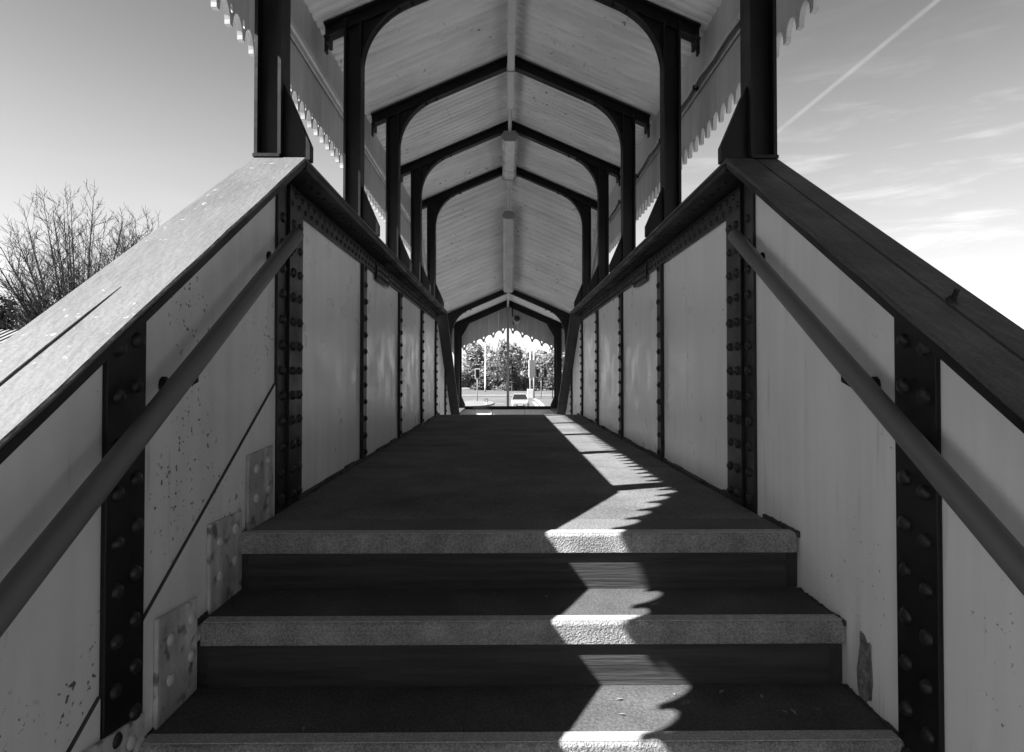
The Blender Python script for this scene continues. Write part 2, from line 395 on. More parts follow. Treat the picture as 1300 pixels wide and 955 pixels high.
    for x0, x1 in (((CI, h-.0015), (h+.0015, CO)) if s > 0 else ((CI, CO),)):
        a, b = sorted((s*x0, s*x1)); dz = random.uniform(0, .003)
        y0, y1 = Y0, K0-.001
        n = 24; mb = MB(); prev = None
        for i in range(n+1):
            y = y0+(y1-y0)*i/n; j = random.uniform(-.0022, .0022) if x0 == CI else 0
            ai, bi = (a, b+(j if s < 0 else 0)) if s < 0 else (a+j, b)
            ring = [(ai, y, zc(y)-.013), (bi, y, zc(y)-.013), (bi, y, zc(y)+dz), (ai, y, zc(y)+dz)]
            mb.v += ring
            if i:
                o = (i-1)*4
                mb.f += [(o+k, o+(k+1) % 4, o+4+(k+1) % 4, o+4+k) for k in range(4)]
        mb.f += [(3, 2, 1, 0), tuple(n*4+k for k in range(4))]
        build('coping_plank', mb, m, sw, bevel=.004)
    build('coping_edge_angle', wall_box(s, CI+.004, .185, Y0, K0, zc(Y0)-.034, zc(Y0)-.0135, zc(K0)-.0135, zc(K0)-.034), 'dark_steel', sw)
    if s < 0:
        yb0, yb1 = -.7, 2.358
        f = lambda y: .493+T*(y-2.386)
        build('lower_plate', wall_box(s, WALL-.007, .007, 1.508, yb1, f(1.508)-1.2, f(1.508), f(yb1), f(yb1)-1.2), sm, sw, bevel=.001)
        build('lower_plate', wall_box(s, WALL-.007, .007, .576, 1.356, f(.576)-1.2, f(.576), f(1.356), f(1.356)-1.2), sm, sw, bevel=.001)
        for qa, qb in ((1.508, yb1), (.576, 1.356)):
            build('seam', MB().tube([(s*(WALL-.003), qa, f(qa)+.002), (s*(WALL-.003), qb, f(qb)+.002)], .0045, 6), 'grime', sw)
        for k in range(4):
            y = NOSE-k*GO; z = -k*RISE; a, b = y+.075, y+.295
            if k == 2: a, b = a, b-.02
            c = build('cleat_plate', wall_box(s, WALL-.0185, .0112, a, b, z-.01, z+.245+.01*k, z+.255-.004*k), 'cleat_paint', sw, bevel=.002)
            for dy in (.06, .165):
                for dz in (.085, .185): rivet(c, s, s*(WALL-.0185), a+dy, z+dz+dy*.12, RVP)
        # raised welt on the lead coping
        w = MB(); n = 14
        pts = []; rd = []
        for i in range(n+1):
            y = .35+1.02*i/n; pts.append((-(CI+CO)/2-.004+.012*math.sin(i*.5)*.2, y, zc(y)+.0015)); rd.append(.0042*min(1, (n-i)/2.0+.15))
        w.tube(pts, rd, 6); build('coping_welt', w, m, sw, True)
    else:
        rp = random.Random(4); pl = []; q = 1
        for i in range(44):
            a = 2*math.pi*i/44; q = max(.75, min(1.2, q+rp.uniform(-.13, .13))); ca, sa = math.cos(a), math.sin(a)
            pl.append((1.66+.030*math.copysign(abs(ca)**.6, ca)*q, -.25+.085*math.copysign(abs(sa)**.7, sa)*q))
        build('rust_patch', MB().prism(pl, lambda u, v, w: (w, u, v), WALL-.0035, WALL+.004), 'rust_scab', sw)
        b = MB().dome((.90, 1.315, zc(1.315)), (0, -.54, .84), .014, .014, 8, 3).tube([(.90, 1.315, zc(1.315)), (.90, 1.30, zc(1.315)+.024)], .006, 6)
        build('coping_bolt', b, 'dark_steel', sw)
    # ---- wall down the far stairs
    fw = thing('stair_wall', (s*WALL, 9.2, -1.4),
               'far %s parapet sloping down out of sight beyond the deck' % ('left' if s < 0 else 'right'), 'wall', 'stair walls')
    build('wall_panel', wall_box(s, WALL, .012, 8.142, 10, -1.6, zc(8.142)-.045, zc(10)-.045), 'wall_paint', fw)
    build('wall_panel', wall_box(s, WALL, .012, 10.002, 11.4, -1.6, zc(10)-.045, zc(11.4)-.045), 'wall_paint', fw)
    for a, b in ((K1+.001, 10), (10.001, 11.45)):
        build('coping_plank', wall_box(s, CI, CO-CI, a, b, zc(a+.001)-.042, zc(a+.001), zc(b), zc(b)-.042), m, fw)
    q = build('stiffener', wall_box(s, WALL-.022, .022, 8.9, 8.99, -1.0, zc(8.9)-.05, zc(8.99)-.05), 'pilaster_steel', fw)
    for i in range(11): rivet(q, s, s*(WALL-.022), 8.945, -.5+i*.1)
    # ---- handrails
    rail = lambda y: 1.062+T*(y-2.40)
    hr = thing('handrail', (s*.82, 1.2, rail(-.6)), 'round grey %s handrail pipe sloping up the stair wall' % ('left' if s < 0 else 'right'), 'handrail', 'handrails up the stairs')
    HX = .822*s
    build('pipe', MB().tube([(HX, -.7, rail(-.7)), (HX, .6, rail(.6)), (HX, 1.6, rail(1.6)), (HX, 2.36, rail(2.36)), (HX, 2.372, rail(2.372))], [.025, .025, .025, .025, .018], 20), 'pipe', hr, True)
    for yb in (.62, 1.60, 2.30):
        zr = rail(yb)
        build('bracket', MB().tube([(HX, yb, zr-.018), (HX, yb, zr-.048), (HX+s*.018, yb, zr-.058), (s*(WALL-(.012 if yb > 2.4 else 0)), yb, zr-.058)], .0065, 8)
              .tube([(s*(WALL-.006-(.012 if yb > 2.4 else 0)), yb, zr-.058), (s*(WALL-(.012 if yb > 2.4 else 0)), yb, zr-.058)], .022, 10), 'dark_steel', hr, True)

# ------------------------------------------------------------------ canopy
cz = thing('canopy', (0, 5, 1.31), 'gabled corrugated canopy on black riveted frames with scalloped valances over the bridge', 'canopy')
SL = .434; AP = 2.92; RD = .085              # rafter slope, underside of apex, rafter depth
PI_, PO = .868, .966
def frame(y, gusset=True, zbase=None):
    o = zo(y); zb = zc(y) if zbase is None else zbase
    for s in (-1, 1):
        ztop = AP+o-SL*PO+RD*.6
        m = MB(); a, b = s*PI_, s*PO
        m.box(a, a+s*.012, y-.05, y+.05, zb+.004, ztop); m.box(b-s*.012, b, y-.05, y+.05, zb+.004, ztop)
        m.box(a+s*.012, b-s*.012, y-.008, y+.008, zb+.004, ztop); m.box(a-s*.0, b, y-.062, y+.062, zb, zb+.012)
        p = build('post', m, 'dark_steel', cz)
        if gusset:
            build('gusset_plate', MB().prism([(PI_-.001, zb+.001), (CI-.004, zb+.001), (CI-.004, zb+.06), (PI_-.001, zb+.29)], lambda u, v, w: (s*u, w, v), y-.02, y+.02), 'dark_steel', p, bevel=.002)
        m = MB()
        f = lambda x: AP+o-SL*x
        x1 = 1.085
        m.prism([(0.0, f(0)), (x1, f(x1)), (x1, f(x1)+RD), (0.0, f(0)+RD)], lambda u, v, w: (s*u, w, v), y-.009, y+.009)
        m.prism([(0.0, f(0)+RD-.012), (x1, f(x1)+RD-.012), (x1, f(x1)+RD), (0.0, f(0)+RD)], lambda u, v, w: (s*u, w, v), y-.04, y+.04)
        m.prism([(0.0, f(0)), (x1, f(x1)), (x1, f(x1)+.012), (0.0, f(0)+.012)], lambda u, v, w: (s*u, w, v), y-.035, y+.035)
        m.box(s*(x1-.03), s*(x1-.012), y-.05, y+.05, f(x1)-.035, f(x1)+.02); m.box(s*(x1-.012), s*(x1+.0), y-.02, y+.02, f(x1)-.075, f(x1)+.02)
        r = build('rafter', m, 'dark_steel', cz)
        # knee bracket: web plate with a concave arc and a flange along the arc
        xa, za = PI_, f(PI_)-.30; xb = .545; zb2 = f(xb)
        arc = []
        for i in range(15):
            t = i/14*math.pi/2
            arc.append((xa-(xa-xb)*(1-math.cos(t)) , za+(zb2-za)*math.sin(t)))
        # use tangent-friendly curve: vertical at the post, along the rafter at the top
        P0, P1, P2 = Vector((xa, za)), Vector((xa, f(xa)-.015)), Vector((xb, zb2))
        P1.y = f(xa)+.02
        arc = []
        for i in range(15):
            t = i/14; q = P0*(1-t)**2+P1*2*t*(1-t)+P2*t*t; arc.append((q.x, q.y))
        poly = arc+[(xb, zb2+.02), (xa+.03, f(xa+.03)+.02), (xa+.03, za)]
        kb = MB(); kb.prism(poly, lambda u, v, w: (s*u, w, v), y-.011, y+.011)
        inner = [(u, v) for u, v in arc]; outer = [(u+.009, v+.009) for u, v in arc]
        for i in range(14):
            quad = [inner[i], inner[i+1], outer[i+1], outer[i]]
            kb.prism(quad, lambda u, v, w: (s*u, w, v), y-.034, y+.034)
        for k in range(4):
            kb.dome((s*(xa+.012), y-.011, za+.03+k*.085), (0, -1, 0), .011, .009, 8, 2)
            xx = xa-.05-k*.08; kb.dome((s*xx, y-.011, f(xx)-.012), (0, -1, 0), .011, .009, 8, 2)
        build('knee_bracket', kb, 'dark_steel', r)
for y in FRAMES: frame(y)
for y in (.42, -.9): frame(y, True)
frame(V2, True); frame(11.35, True)

ZR = AP+RD+.022; EV = 1.165; WAVE = .0762; AMP = .0135
def corr(y0, y1, s, nm):
    n = max(6, int(round((y1-y0)/WAVE*12))); m = MB(); xs = [.012, .3, .6, .9, EV]
    ov = []
    for dz in (0, .004):
        for i in range(n+1):
            y = y0+(y1-y0)*i/n
            for x in xs: ov.append((s*x, y, ZR+zo(y)-SL*x+AMP*(2*((1+math.cos(2*math.pi*y/WAVE))/2)**4.5-1)+dz))
    k = len(xs); tot = (n+1)*k; fs = []
    for l in (0, 1):
        for i in range(n):
            for j in range(k-1): q = (l*tot+i*k+j, l*tot+i*k+j+1, l*tot+(i+1)*k+j+1, l*tot+(i+1)*k+j); fs.append(q if l else q[::-1])
    m.add(ov, fs); me_o = MB(); me_o.v = m.v; me_o.f = m.f
    me = bpy.data.meshes.new('corrugated_sheet'); c = (s*.6, (y0+y1)/2, ZR+zo((y0+y1)/2)-.5)
    me.from_pydata([(a-c[0], b-c[1], d-c[2]) for a, b, d in m.v], [], m.f); me.materials.append(MATS['roof_sheet'])
    for p_ in me.polygons: p_.use_smooth = True
    return link('corrugated_sheet', me, cz, Vector(c)-world_loc(cz))
bounds = [-1.2, -.9, .42, V0]+[3.0+.0]+FRAMES[1:]+[V1, 8.83, V2, V3]
bounds = sorted(set([-1.2, -.9, .42, V0]+FRAMES[1:]+[V1, 8.83, V2, V3]))
for a, b in zip(bounds, bounds[1:]):
    for s in (-1, 1):
        corr(a-.0, b+.03 if b < V3 and b not in (V0, V1, V2) else b, s, '')
segs = [(-1.2, V0), (V0, V1), (V1, V2), (V2, V3)]
for a, b in segs:
    rc = MB(); za, zb_ = ZR+zo(a), ZR+zo(b)
    for sg in (-1, 1):
        rc.hexa([(0, a, za+.022), (sg*.14, a, za+.022-SL*.14), (sg*.14, b, zb_+.022-SL*.14), (0, b, zb_+.022)], [(0, a, za+.03), (sg*.14, a, za+.03-SL*.14), (sg*.14, b, zb_+.03-SL*.14), (0, b, zb_+.03)])
    o = build('ridge_cap', rc, 'grey_metal', cz)
    for s in (-1, 1):
        fx = 1.128
        top = ZR-SL*EV+.012; z1 = 2.275
        build('fascia_board', wall_box(s, fx, .02, a, b, z1+zo(a), top+zo(a), top+zo(b), z1+zo(b)), 'valance_paint', cz)
        build('moulding', wall_box(s, fx-.022, .0215, a, b, 2.252+zo(a), 2.292+zo(a), 2.292+zo(b), 2.252+zo(b)), 'trim_paint', cz, bevel=.004)
        build('moulding', wall_box(s, fx-.010, .0095, a, b, 2.222+zo(a), 2.2515+zo(a), 2.2515+zo(b), 2.222+zo(b)), 'valance_paint', cz)

def valance_board(w, h, slope, th=.022, horiz='y', arch=.078):
    """board hanging from z=0 to -h, centred on a tooth; quarter arches either side and a keyhole slot above the tooth"""
    m = MB(); tw = w*.11; hw = w/2-.0006
    hr, hz0, hz1 = w*.075, -h+arch*.80, -h+arch*.80+.016
    for sg in (-1, 1):
        out = [(0, 0), (sg*hw, 0), (sg*hw, -h+arch)]
        for i in range(1, 8):
            t = i/7*math.pi/2; out.append((sg*(hw-(hw-tw)*math.sin(t)), -h+arch*math.cos(t)))
        out += [(sg*tw*.9, -h), (0, -h), (0, hz0-hr)]
        for i in range(1, 5):
            t = -math.pi/2+i/4*math.pi/2; out.append((sg*hr*math.cos(t), hz0+hr*math.sin(t)))
        for i in range(0, 4):
            t = i/4*math.pi/2; out.append((sg*hr*math.cos(t), hz1+hr*math.sin(t)))
        out.append((0, hz1+hr))
        if horiz == 'y': m.prism(out, lambda u, v, q: (q, u, v+slope*u), -th/2, th/2)
        else: m.prism(out, lambda u, v, q: (u, q, v+slope*u), -th/2, th/2)
    return m.mesh('board', 'valance_paint')
BW = .117; VX = 1.148; VTOP = 2.276; VH = VTOP-1.908
BME = {sl: valance_board(BW, VH, sl) for sl in (0, T, -T)}
for s in (-1, 1):
    for (a, b), sl in zip(segs, (T, 0, -T, 0)):
        vp = build('valance', wall_box(s, VX-.009, .018, a, b, VTOP+.001+zo(a), VTOP+.03+zo(a), VTOP+.03+zo(b), VTOP+.001+zo(b)), 'valance_paint', cz)
        n = int(round((b-a)/BW)); w = (b-a)/n
        for i in range(n):
            y = a+w*(i+.5)
            o = link('board', BME[sl], vp, Vector((s*VX+random.uniform(-.001, .001), y, VTOP+zo(y)))-world_loc(vp)); o.scale = (1, w/BW, 1)
# raking valance across the far gable
gp = build('gable_valance', MB().prism([(-1.1, ZR+zo(11.6)-SL*1.1-.07), (0, ZR+zo(11.6)-.07), (1.1, ZR+zo(11.6)-SL*1.1-.07), (1.1, ZR+zo(11.6)-SL*1.1-.02), (0, ZR+zo(11.6)-.02), (-1.1, ZR+zo(11.6)-SL*1.1-.02)], lambda u, v, w: (u, w, v), 11.585, 11.61), 'valance_paint', cz)
gw = .178; gh = .50
GME = {sg: valance_board(gw, gh, -SL*sg, .022, 'x', .085) for sg in (-1, 1)}
for i in range(12):
    x = -gw*5.5+gw*i; sg = 1 if x > 0 else -1
    link('board', GME[sg], gp, Vector((x, 11.5975, ZR+zo(11.6)-.071-SL*abs(x)))-world_loc(gp))

# ------------------------------------------------------------------ end screen on the far landing
es = thing('end_screen', (0, 11.42, -7*RISE), 'dark framed open screen with central mullion closing the far end', 'screen')
zr = -.085
build('wall_panel', BX(-.9, .9, 11.41, 11.43, -7*RISE-.1, zr-.03), 'wall_paint', es)
build('bottom_rail', BX(-.92, .92, 11.385, 11.435, zr-.028, zr+.03), 'dark_steel', es, bevel=.003)
build('mullion', BX(-.024, .024, 11.39, 11.43, zr+.031, AP+zo(11.4)+.03), 'grey_metal', es, bevel=.003)
for s in (-1, 1):
    build('jamb', BX(s*.835, s*.872, 11.385, 11.435, zr+.031, AP+zo(11.4)-SL*.85), 'dark_steel', es, bevel=.003)
    build('head_rail', MB().prism([(0, AP+zo(11.4)-.03), (.87, AP+zo(11.4)-.03-SL*.87), (.87, AP+zo(11.4)+.025-SL*.87), (0, AP+zo(11.4)+.025)], lambda u, v, w: (s*u+s*.025*(1 if u == 0 else 0), w, v), 11.39, 11.43), 'dark_steel', es)
    build('corner_plate', MB().prism([(.836, 1.20), (.836, AP+zo(11.4)-SL*.836-.03), (.70, AP+zo(11.4)-SL*.7-.03)], lambda u, v, w: (s*u, w, v), 11.395, 11.425), 'dark_steel', es)
    build('clip', BX(s*.80, s*.834, 11.38, 11.40, zr+.031, zr+.075), 'dark_steel', es)
    build('panel_batten', BX(s*.3-.008, s*.3+.008, 11.4, 11.409, -7*RISE, zr-.03), 'trim_paint', es)

# ------------------------------------------------------------------ ridge conduit, lamps, cable
zrc = AP-.03
cd = thing('ridge_conduit', (0, 4, zrc), 'pale square conduit running under the canopy ridge', 'conduit')
build('trunking', BX(-.028, .028, -.2+2.3, 5.55, zrc-.022, zrc+.03), 'conduit_paint', cd, bevel=.004)
build('tube', MB().tube([(0, 5.55, zrc), (0, 6.05, zrc), (0, V1, zrc), (0, V2, zrc-T*(V2-V1)), (0, 11.3, zrc-T*(V2-V1))], .018, 8), 'conduit_paint', cd, True)
for y in (2.5, 3.62, 4.9): build('clip', BX(-.034, .034, y-.055, y-.04, zrc-.027, zrc+.031), 'grey_metal', cd)
for y in (3.1, 4.35): build('coupling', BX(-.032, .032, y-.03, y+.03, zrc-.026, zrc+.0305), 'conduit_paint', cd, bevel=.004)
def lamp(y0, y1, label, z0, z1):
    t = thing('strip_light', (0, (y0+y1)/2, min(z0, z1)-.1), label, 'lamp', 'strip lights under the ridge')
    m = MB(); pr = [(-.072, -.02), (-.078, -.055), (-.05, -.088), (.05, -.088), (.078, -.055), (.072, -.02)]
    f = lambda u, v, w: (u, w, v+(z0 if w == y0 else z1))
    build('diffuser', m.prism(pr, f, y0, y1), 'lamp_plastic', t, bevel=.006, seg=2)
    build('housing', MB().prism([(-.066, -.0195), (.066, -.0195), (.06, .012), (-.06, .012)], f, y0, y1), 'grey_metal', t)
    for a in (y0, y1):
        zz = z0 if a == y0 else z1; d = -.012 if a == y0 else .0002
        build('end_cap', MB().prism([(-.08, -.018), (-.084, -.058), (-.054, -.094), (.054, -.094), (.084, -.058), (.08, -.018)], lambda u, v, w: (u, w, v+zz), a+d, a+d+.012), 'grey_metal', t)
    for q in (.2, .8):
        yy = y0+(y1-y0)*q; zz = z0+(z1-z0)*q; build('hanger', MB().tube([(0, yy, zz+.012), (0, yy, zz+.12)], .008, 6), 'grey_metal', t)
lamp(6.08, 7.30, 'pale strip light with tapered cover under the level ridge', zrc-.02, zrc-.02)
lamp(8.25, 9.50, 'pale strip light sloping with the far descending roof', zrc-.03-T*(8.25-V1), zrc-.03-T*(9.5-V1))
ck = thing('cable', (1.11, 5, 2.2), 'dark cable clipped along the moulding of the right valance', 'cable')
pts = [(1.10, 2.2+i*.12, 2.235+.008*math.sin(i*1.7)+.006*math.sin(i*.6)) for i in range(46)]
build('wire', MB().tube(pts, .0095, 7), 'cable', ck, True)
for i in (6, 13, 20, 27, 34, 41): build('clip', BX(1.088, 1.117, pts[i][1]-.012, pts[i][1]+.012, pts[i][2]-.016, pts[i][2]+.014), 'dark_steel', ck)
gl = thing('bulkhead_lamp', (.14, 11.3, 1.5), 'small round bulkhead lamp hung at the far gable', 'lamp')
m = MB()
m.tube([(.16, 11.36, 1.52), (.16, 11.30, 1.52), (.16, 11.26, 1.52)], [.085, .085, .06], 16); build('body', m, 'grey_metal', gl, True)
build('glass', MB().dome((.16, 11.262, 1.52), (0, -1, 0), .055, .045, 14, 4), 'lens', gl, True)
build('bracket', MB().tube([(.10, 11.33, 1.42), (.08, 11.35, 1.62), (.08, 11.35, 1.75)], .012, 6), 'dark_steel', gl)

# ------------------------------------------------------------------ bare trees
def bare_tree(name, base, H, label, nl, trunk_h, rx, seed, cnts=(14, 4), r0=.22, group='bare trees beyond the left coping', thin=1.0, low=-.15):
    """limbs curve from the fork to points spread over an ellipsoidal crown of half width rx whose top is H above the base"""
    rnd = random.Random(seed); t = thing(name, base, label, 'tree', group)
    trunk = MB(); limbs = MB(); twigs = MB(); b = Vector(base)
    tp = [b+Vector((rnd.uniform(-.05, .05)*i, rnd.uniform(-.05, .05)*i, trunk_h*i/4)) for i in range(5)]
    trunk.tube(tp, [r0*1.25, r0*1.05, r0, r0*.97, r0*.8], 9); top = tp[-1]
    hz = H-trunk_h; cc = top+Vector((0, 0, hz*.45)); rz = hz*.55
    def curve(mb, pts, r, sides, tip=.12):
        n = len(pts)-1; rads = [r*(1-(1-tip)*(i/n)**.8) for i in range(n+1)]; mb.tube(pts, rads, sides, False); return rads
    def shoot(p, d, L, n, jit, up):
        pts = [p]
        for i in range(n):
            d = (d+Vector((rnd.gauss(0, jit), rnd.gauss(0, jit), rnd.gauss(0, jit*.7)+up))).normalized(); p = p+d*(L/n); pts.append(p)
        return pts
    def side(pts, i, q, a0, a1):
        p = pts[i].lerp(pts[i+1], q); d0 = (pts[i+1]-pts[i]).normalized()
        ax = Vector((rnd.gauss(0, 1), rnd.gauss(0, 1), rnd.gauss(0, .4))); ax = (ax-d0*ax.dot(d0)).normalized(); an = rnd.uniform(a0, a1)
        return p, (d0*math.cos(an)+ax*math.sin(an)).normalized()
    for k in range(nl):
        zz = 1-(1-low)*(k+.5)/nl; az = k*2.39996+rnd.uniform(-.2, .2); rr = math.sqrt(max(0, 1-zz*zz)); sc = rnd.uniform(.86, 1.0)
        tgt = cc+Vector((rx*rr*math.cos(az), rx*rr*math.sin(az), rz*zz))*sc
        st_ = top-Vector((0, 0, rnd.uniform(0, .12*hz))); off = tgt-st_
        c1 = st_+Vector((off.x*.45, off.y*.45, off.z*.28+hz*.06)); n = 10; pts = []; w = Vector((0, 0, 0))
        for i in range(n+1):
            f = i/n; w = w+Vector((rnd.gauss(0, .02), rnd.gauss(0, .02), rnd.gauss(0, .01)))*hz*.10
            pts.append(st_*(1-f)**2+c1*2*f*(1-f)+tgt*f*f+w*(1 if i else 0)*f)
        big = k % 4 == 1; r = r0*(rnd.uniform(.42, .55) if big else rnd.uniform(.20, .30))
        rads = curve(limbs, pts, r, 6, .10)
        for c in range(cnts[0]):
            f = (.25+.74*(c+rnd.random())/cnts[0])*n; i = min(int(f), n-1)
            p, d = side(pts, i, f-i, .40, 1.05); L = hz*(.10+.20*(1-f/n))*rnd.uniform(.7, 1.2)
            tw = shoot(p, d, L, 4, .10, .05); tr = curve(twigs, tw, max(min(rads[i]*.6, .024*thin), .010*thin), 4, .3)
            for e in range(cnts[1]):
                f2 = (.2+.75*(e+rnd.random())/cnts[1])*4; i2 = min(int(f2), 3); p2, d2 = side(tw, i2, f2-i2, .35, .8)
                curve(twigs, shoot(p2, d2, L*rnd.uniform(.25, .5), 2, .1, .04), .0085*thin, 3, .5)
    build('trunk', trunk, 'bark', t, True); build('limbs', limbs, 'bark', t, True); tag(build('twigs', twigs, 'bark', t), kind='stuff')
    return t
def at(px, d): return (px-642)/800*d-.04
bare_tree('bare_tree', (at(108, 30), 30, HG(30)-.1), 13.5, 'large bare tree with a wide domed crown beyond the left coping', 60, 5.0, 3.5, 3, (20, 6), .27, thin=1.1)
bare_tree('bare_tree', (at(178, 33), 33, HG(33)-.1), 13.3, 'bare tree on the right of the domed crown, nearest the coping', 32, 6.0, 2.0, 11, (18, 6), .20, thin=1.1)
bare_tree('bare_tree', (at(52, 24), 24, HG(24)-.1), 7.6, 'slim bare sapling standing before the domed tree', 6, 4.6, .9, 21, (7, 3), .10)
bare_tree('bare_tree', (at(12, 22), 22, HG(22)-.1), 8.0, 'forked slim bare tree at the left edge of the picture', 6, 4.6, .8, 33, (7, 3), .10)

def leafy(name, c, rx, ry, rz, n, size, m, label, cat, seed, group=None, trunk=True, lobes=7):
    rnd = random.Random(seed); gz = HG(c[1]); t = thing(name, (c[0], c[1], gz), label, cat, group); mb = MB()
    lb = [Vector((rnd.uniform(-.65, .65)*rx, rnd.uniform(-.5, .5)*ry, rnd.uniform(-.55, .6)*rz)) for _ in range(lobes)]
    for i in range(n):
        o = rnd.choice(lb); v = Vector((rnd.gauss(0, 1), rnd.gauss(0, 1), rnd.gauss(0, 1))).normalized()*rnd.uniform(.55, 1.05)
        p = Vector(c)+o+Vector((v.x*rx*.48, v.y*ry*.48, v.z*rz*.48))
        if p.z < gz: continue
        u = Vector((rnd.gauss(0, 1), rnd.gauss(0, 1), rnd.gauss(0, 1))).normalized(); w = u.orthogonal().normalized(); q = size*rnd.uniform(.5, 1.2)
        mb.add([p-u*q, p+w*q*.6, p+u*q, p-w*q*.6], [(0, 1, 2, 3)])
    build('foliage', mb, m, t)
    tr = MB()
    tr.tube([(c[0], c[1], gz-.1), (c[0]+.1, c[1], gz+(c[2]-gz)*.6), (c[0], c[1], c[2]+rz*.3)], [.06*rz+.05, .04*rz+.04, .03], 7)
    for k in range(5):
        a = rnd.uniform(0, 6.28); tr.tube([(c[0]+.05, c[1], gz+(c[2]-gz)*.5), (c[0]+rx*.6*math.cos(a), c[1]+ry*.6*math.sin(a), c[2]+rz*rnd.uniform(0, .6))], [.03*rz+.03, .02], 5)
    build('stem', tr, 'bark', t)
    return t
leafy('evergreen_shrub', (at(-14, 26), 26, 2.1), 1.0, 1.0, 1.7, 2600, .12, 'evergreen', 'dark evergreen shrub at the left edge under the bare trees', 'shrub', 5)
# twiggy thicket under the trees
def thicket(px, d, top, w, label, seed):
    rnd = random.Random(seed); x = at(px, d); g = HG(d); t = thing('thicket', (x, d, g), label, 'shrub', 'twiggy thickets under the bare trees'); mb = MB()
    for i in range(420):
        p = Vector((x+rnd.uniform(-w, w), d+rnd.uniform(-1, 1), g)); hh = (top-g)*rnd.uniform(.7, 1.03)
        d0 = Vector((rnd.gauss(0, .12), rnd.gauss(0, .12), 1)); q = p+d0*hh*.6; e = q+Vector((rnd.gauss(0, .35), rnd.gauss(0, .2), hh*.4))
        mb.tube([p, q, e], [.022, .014, .006], 3, False)
        for k in range(6):
            f = rnd.uniform(.1, 1); o = q.lerp(e, f); mb.tube([o, o+Vector((rnd.gauss(0, .3), rnd.gauss(0, .3), rnd.uniform(.05, .5)))], [.010, .005], 3, False)
    tag(build('twigs', mb, 'bark', t), kind='stuff')
thicket(70, 34, 4.6, 2.2, 'grey twiggy thicket between the slim bare trees', 1)
thicket(15, 38, 4.0, 1.8, 'twiggy thicket behind the shed roof at the left edge', 2)
# shed roof glimpsed behind the left coping
hs = thing('shed', (at(-40, 20), 20, HG(20)), 'low shed with a ribbed roof just showing over the left coping', 'shed')
xa, xb = at(-160, 20), at(42, 20)
zt = EYE+1.42
build('wall', BX(xa, xb, 18.2, 22.6, HG(18), zt-1.0), 'brick', hs)
rf = build('roof', MB().prism([(17.9, zt-1.05), (20.4, zt), (22.9, zt-1.05), (22.9, zt-1.12), (20.4, zt-.08), (17.9, zt-1.12)], lambda u, v, w: (w, u, v), xa-.2, xb+.2), 'roof_tile', hs)
nb = int((xb-xa)/.22)
for i in range(nb):
    x = xa+.1+i*.22
    build('roof_rib', MB().hexa([(x, 17.9, zt-1.048), (x+.05, 17.9, zt-1.048), (x+.05, 20.4, zt+.002), (x, 20.4, zt+.002)], [(x, 17.9, zt-1.01), (x+.05, 17.9, zt-1.01), (x+.05, 20.4, zt+.04), (x, 20.4, zt+.04)]), 'roof_tile', rf)

# ------------------------------------------------------------------ far side of the road, seen through the end screen
def gx(px, d): return at(px, d)
def zpx(py, d): return EYE+(476-py)/800*d
bush = [
 # px, d, crown centre py, half width m, half height m, material, n, size, label, kind
 (600, 126, 484, 4.2, 2.6, 'leaf_dark', 1700, .32, 'dark bush behind the left traffic signal', 'shrub'),
 (622, 124, 486, 3.6, 2.2, 'leaf_dark', 1500, .32, 'low dark bush right of the tall lamp column', 'shrub'),
 (640, 122, 484, 3.0, 2.9, 'leaf_dark', 1500, .30, 'dark bush just behind the central mullion', 'shrub'),
 (660, 120, 484, 3.6, 2.7, 'leaf_dark', 1900, .30, 'dark leafy bush above the parked pale car', 'shrub'),
 (688, 126, 487, 3.2, 2.4, 'leaf_dark', 1500, .30, 'dark bush behind the twin-headed signal', 'shrub'),
 (706, 124, 486, 3.0, 2.8, 'leaf_dark', 1400, .30, 'dark bush at the right jamb of the screen', 'shrub'),
 (594, 150, 470, 5.0, 5.2, 'leaf_mid', 2200, .42, 'grey spring tree at the left jamb of the screen', 'tree'),
 (612, 148, 468, 4.8, 6.2, 'leaf_mid', 2400, .42, 'grey spring tree behind the tall lamp column', 'tree'),
 (630, 152, 466, 4.6, 6.0, 'leaf_pale', 2200, .42, 'pale spring tree left of the mullion', 'tree'),
 (652, 146, 467, 4.2, 6.6, 'leaf_mid', 2200, .42, 'grey spring tree right of the mullion', 'tree'),
 (672, 154, 468, 4.8, 6.0, 'leaf_pale', 2200, .42, 'pale spring tree behind the tall white sign', 'tree'),
 (694, 150, 470, 5.0, 5.4, 'leaf_mid', 2200, .42, 'grey spring tree above the twin-headed signal', 'tree'),
 (714, 152, 469, 4.8, 5.4, 'leaf_mid', 1800, .42, 'grey spring tree at the right edge of the opening', 'tree'),
 (597, 132, 479, 2.0, 1.6, 'leaf_pale', 900, .26, 'small pale blossoming shrub low at the left jamb', 'shrub'),
]
for i, (px, d, py, hw, hh, m, n, sz, lab, kind) in enumerate(bush):
    leafy('bush' if kind == 'shrub' else 'spring_tree', (gx(px, d), d, zpx(py, d)), hw, 2.5, hh, n, sz, m, lab, kind, 100+i, 'planting across the road')
bare_tree('bare_tree', (gx(643, 118), 118, HG(118)), 8.2, 'spiky bare tree behind the central mullion across the road', 22, 2.2, 3.4, 51, (9, 3), .2, 'bare trees across the road', 2.5)

leafy('bush', (gx(650, 117), 117, zpx(467, 117)), 1.3, 1.3, 3.0, 900, .22, 'evergreen', 'near-black upright evergreen just right of the mullion', 'shrub', 300, 'planting across the road')
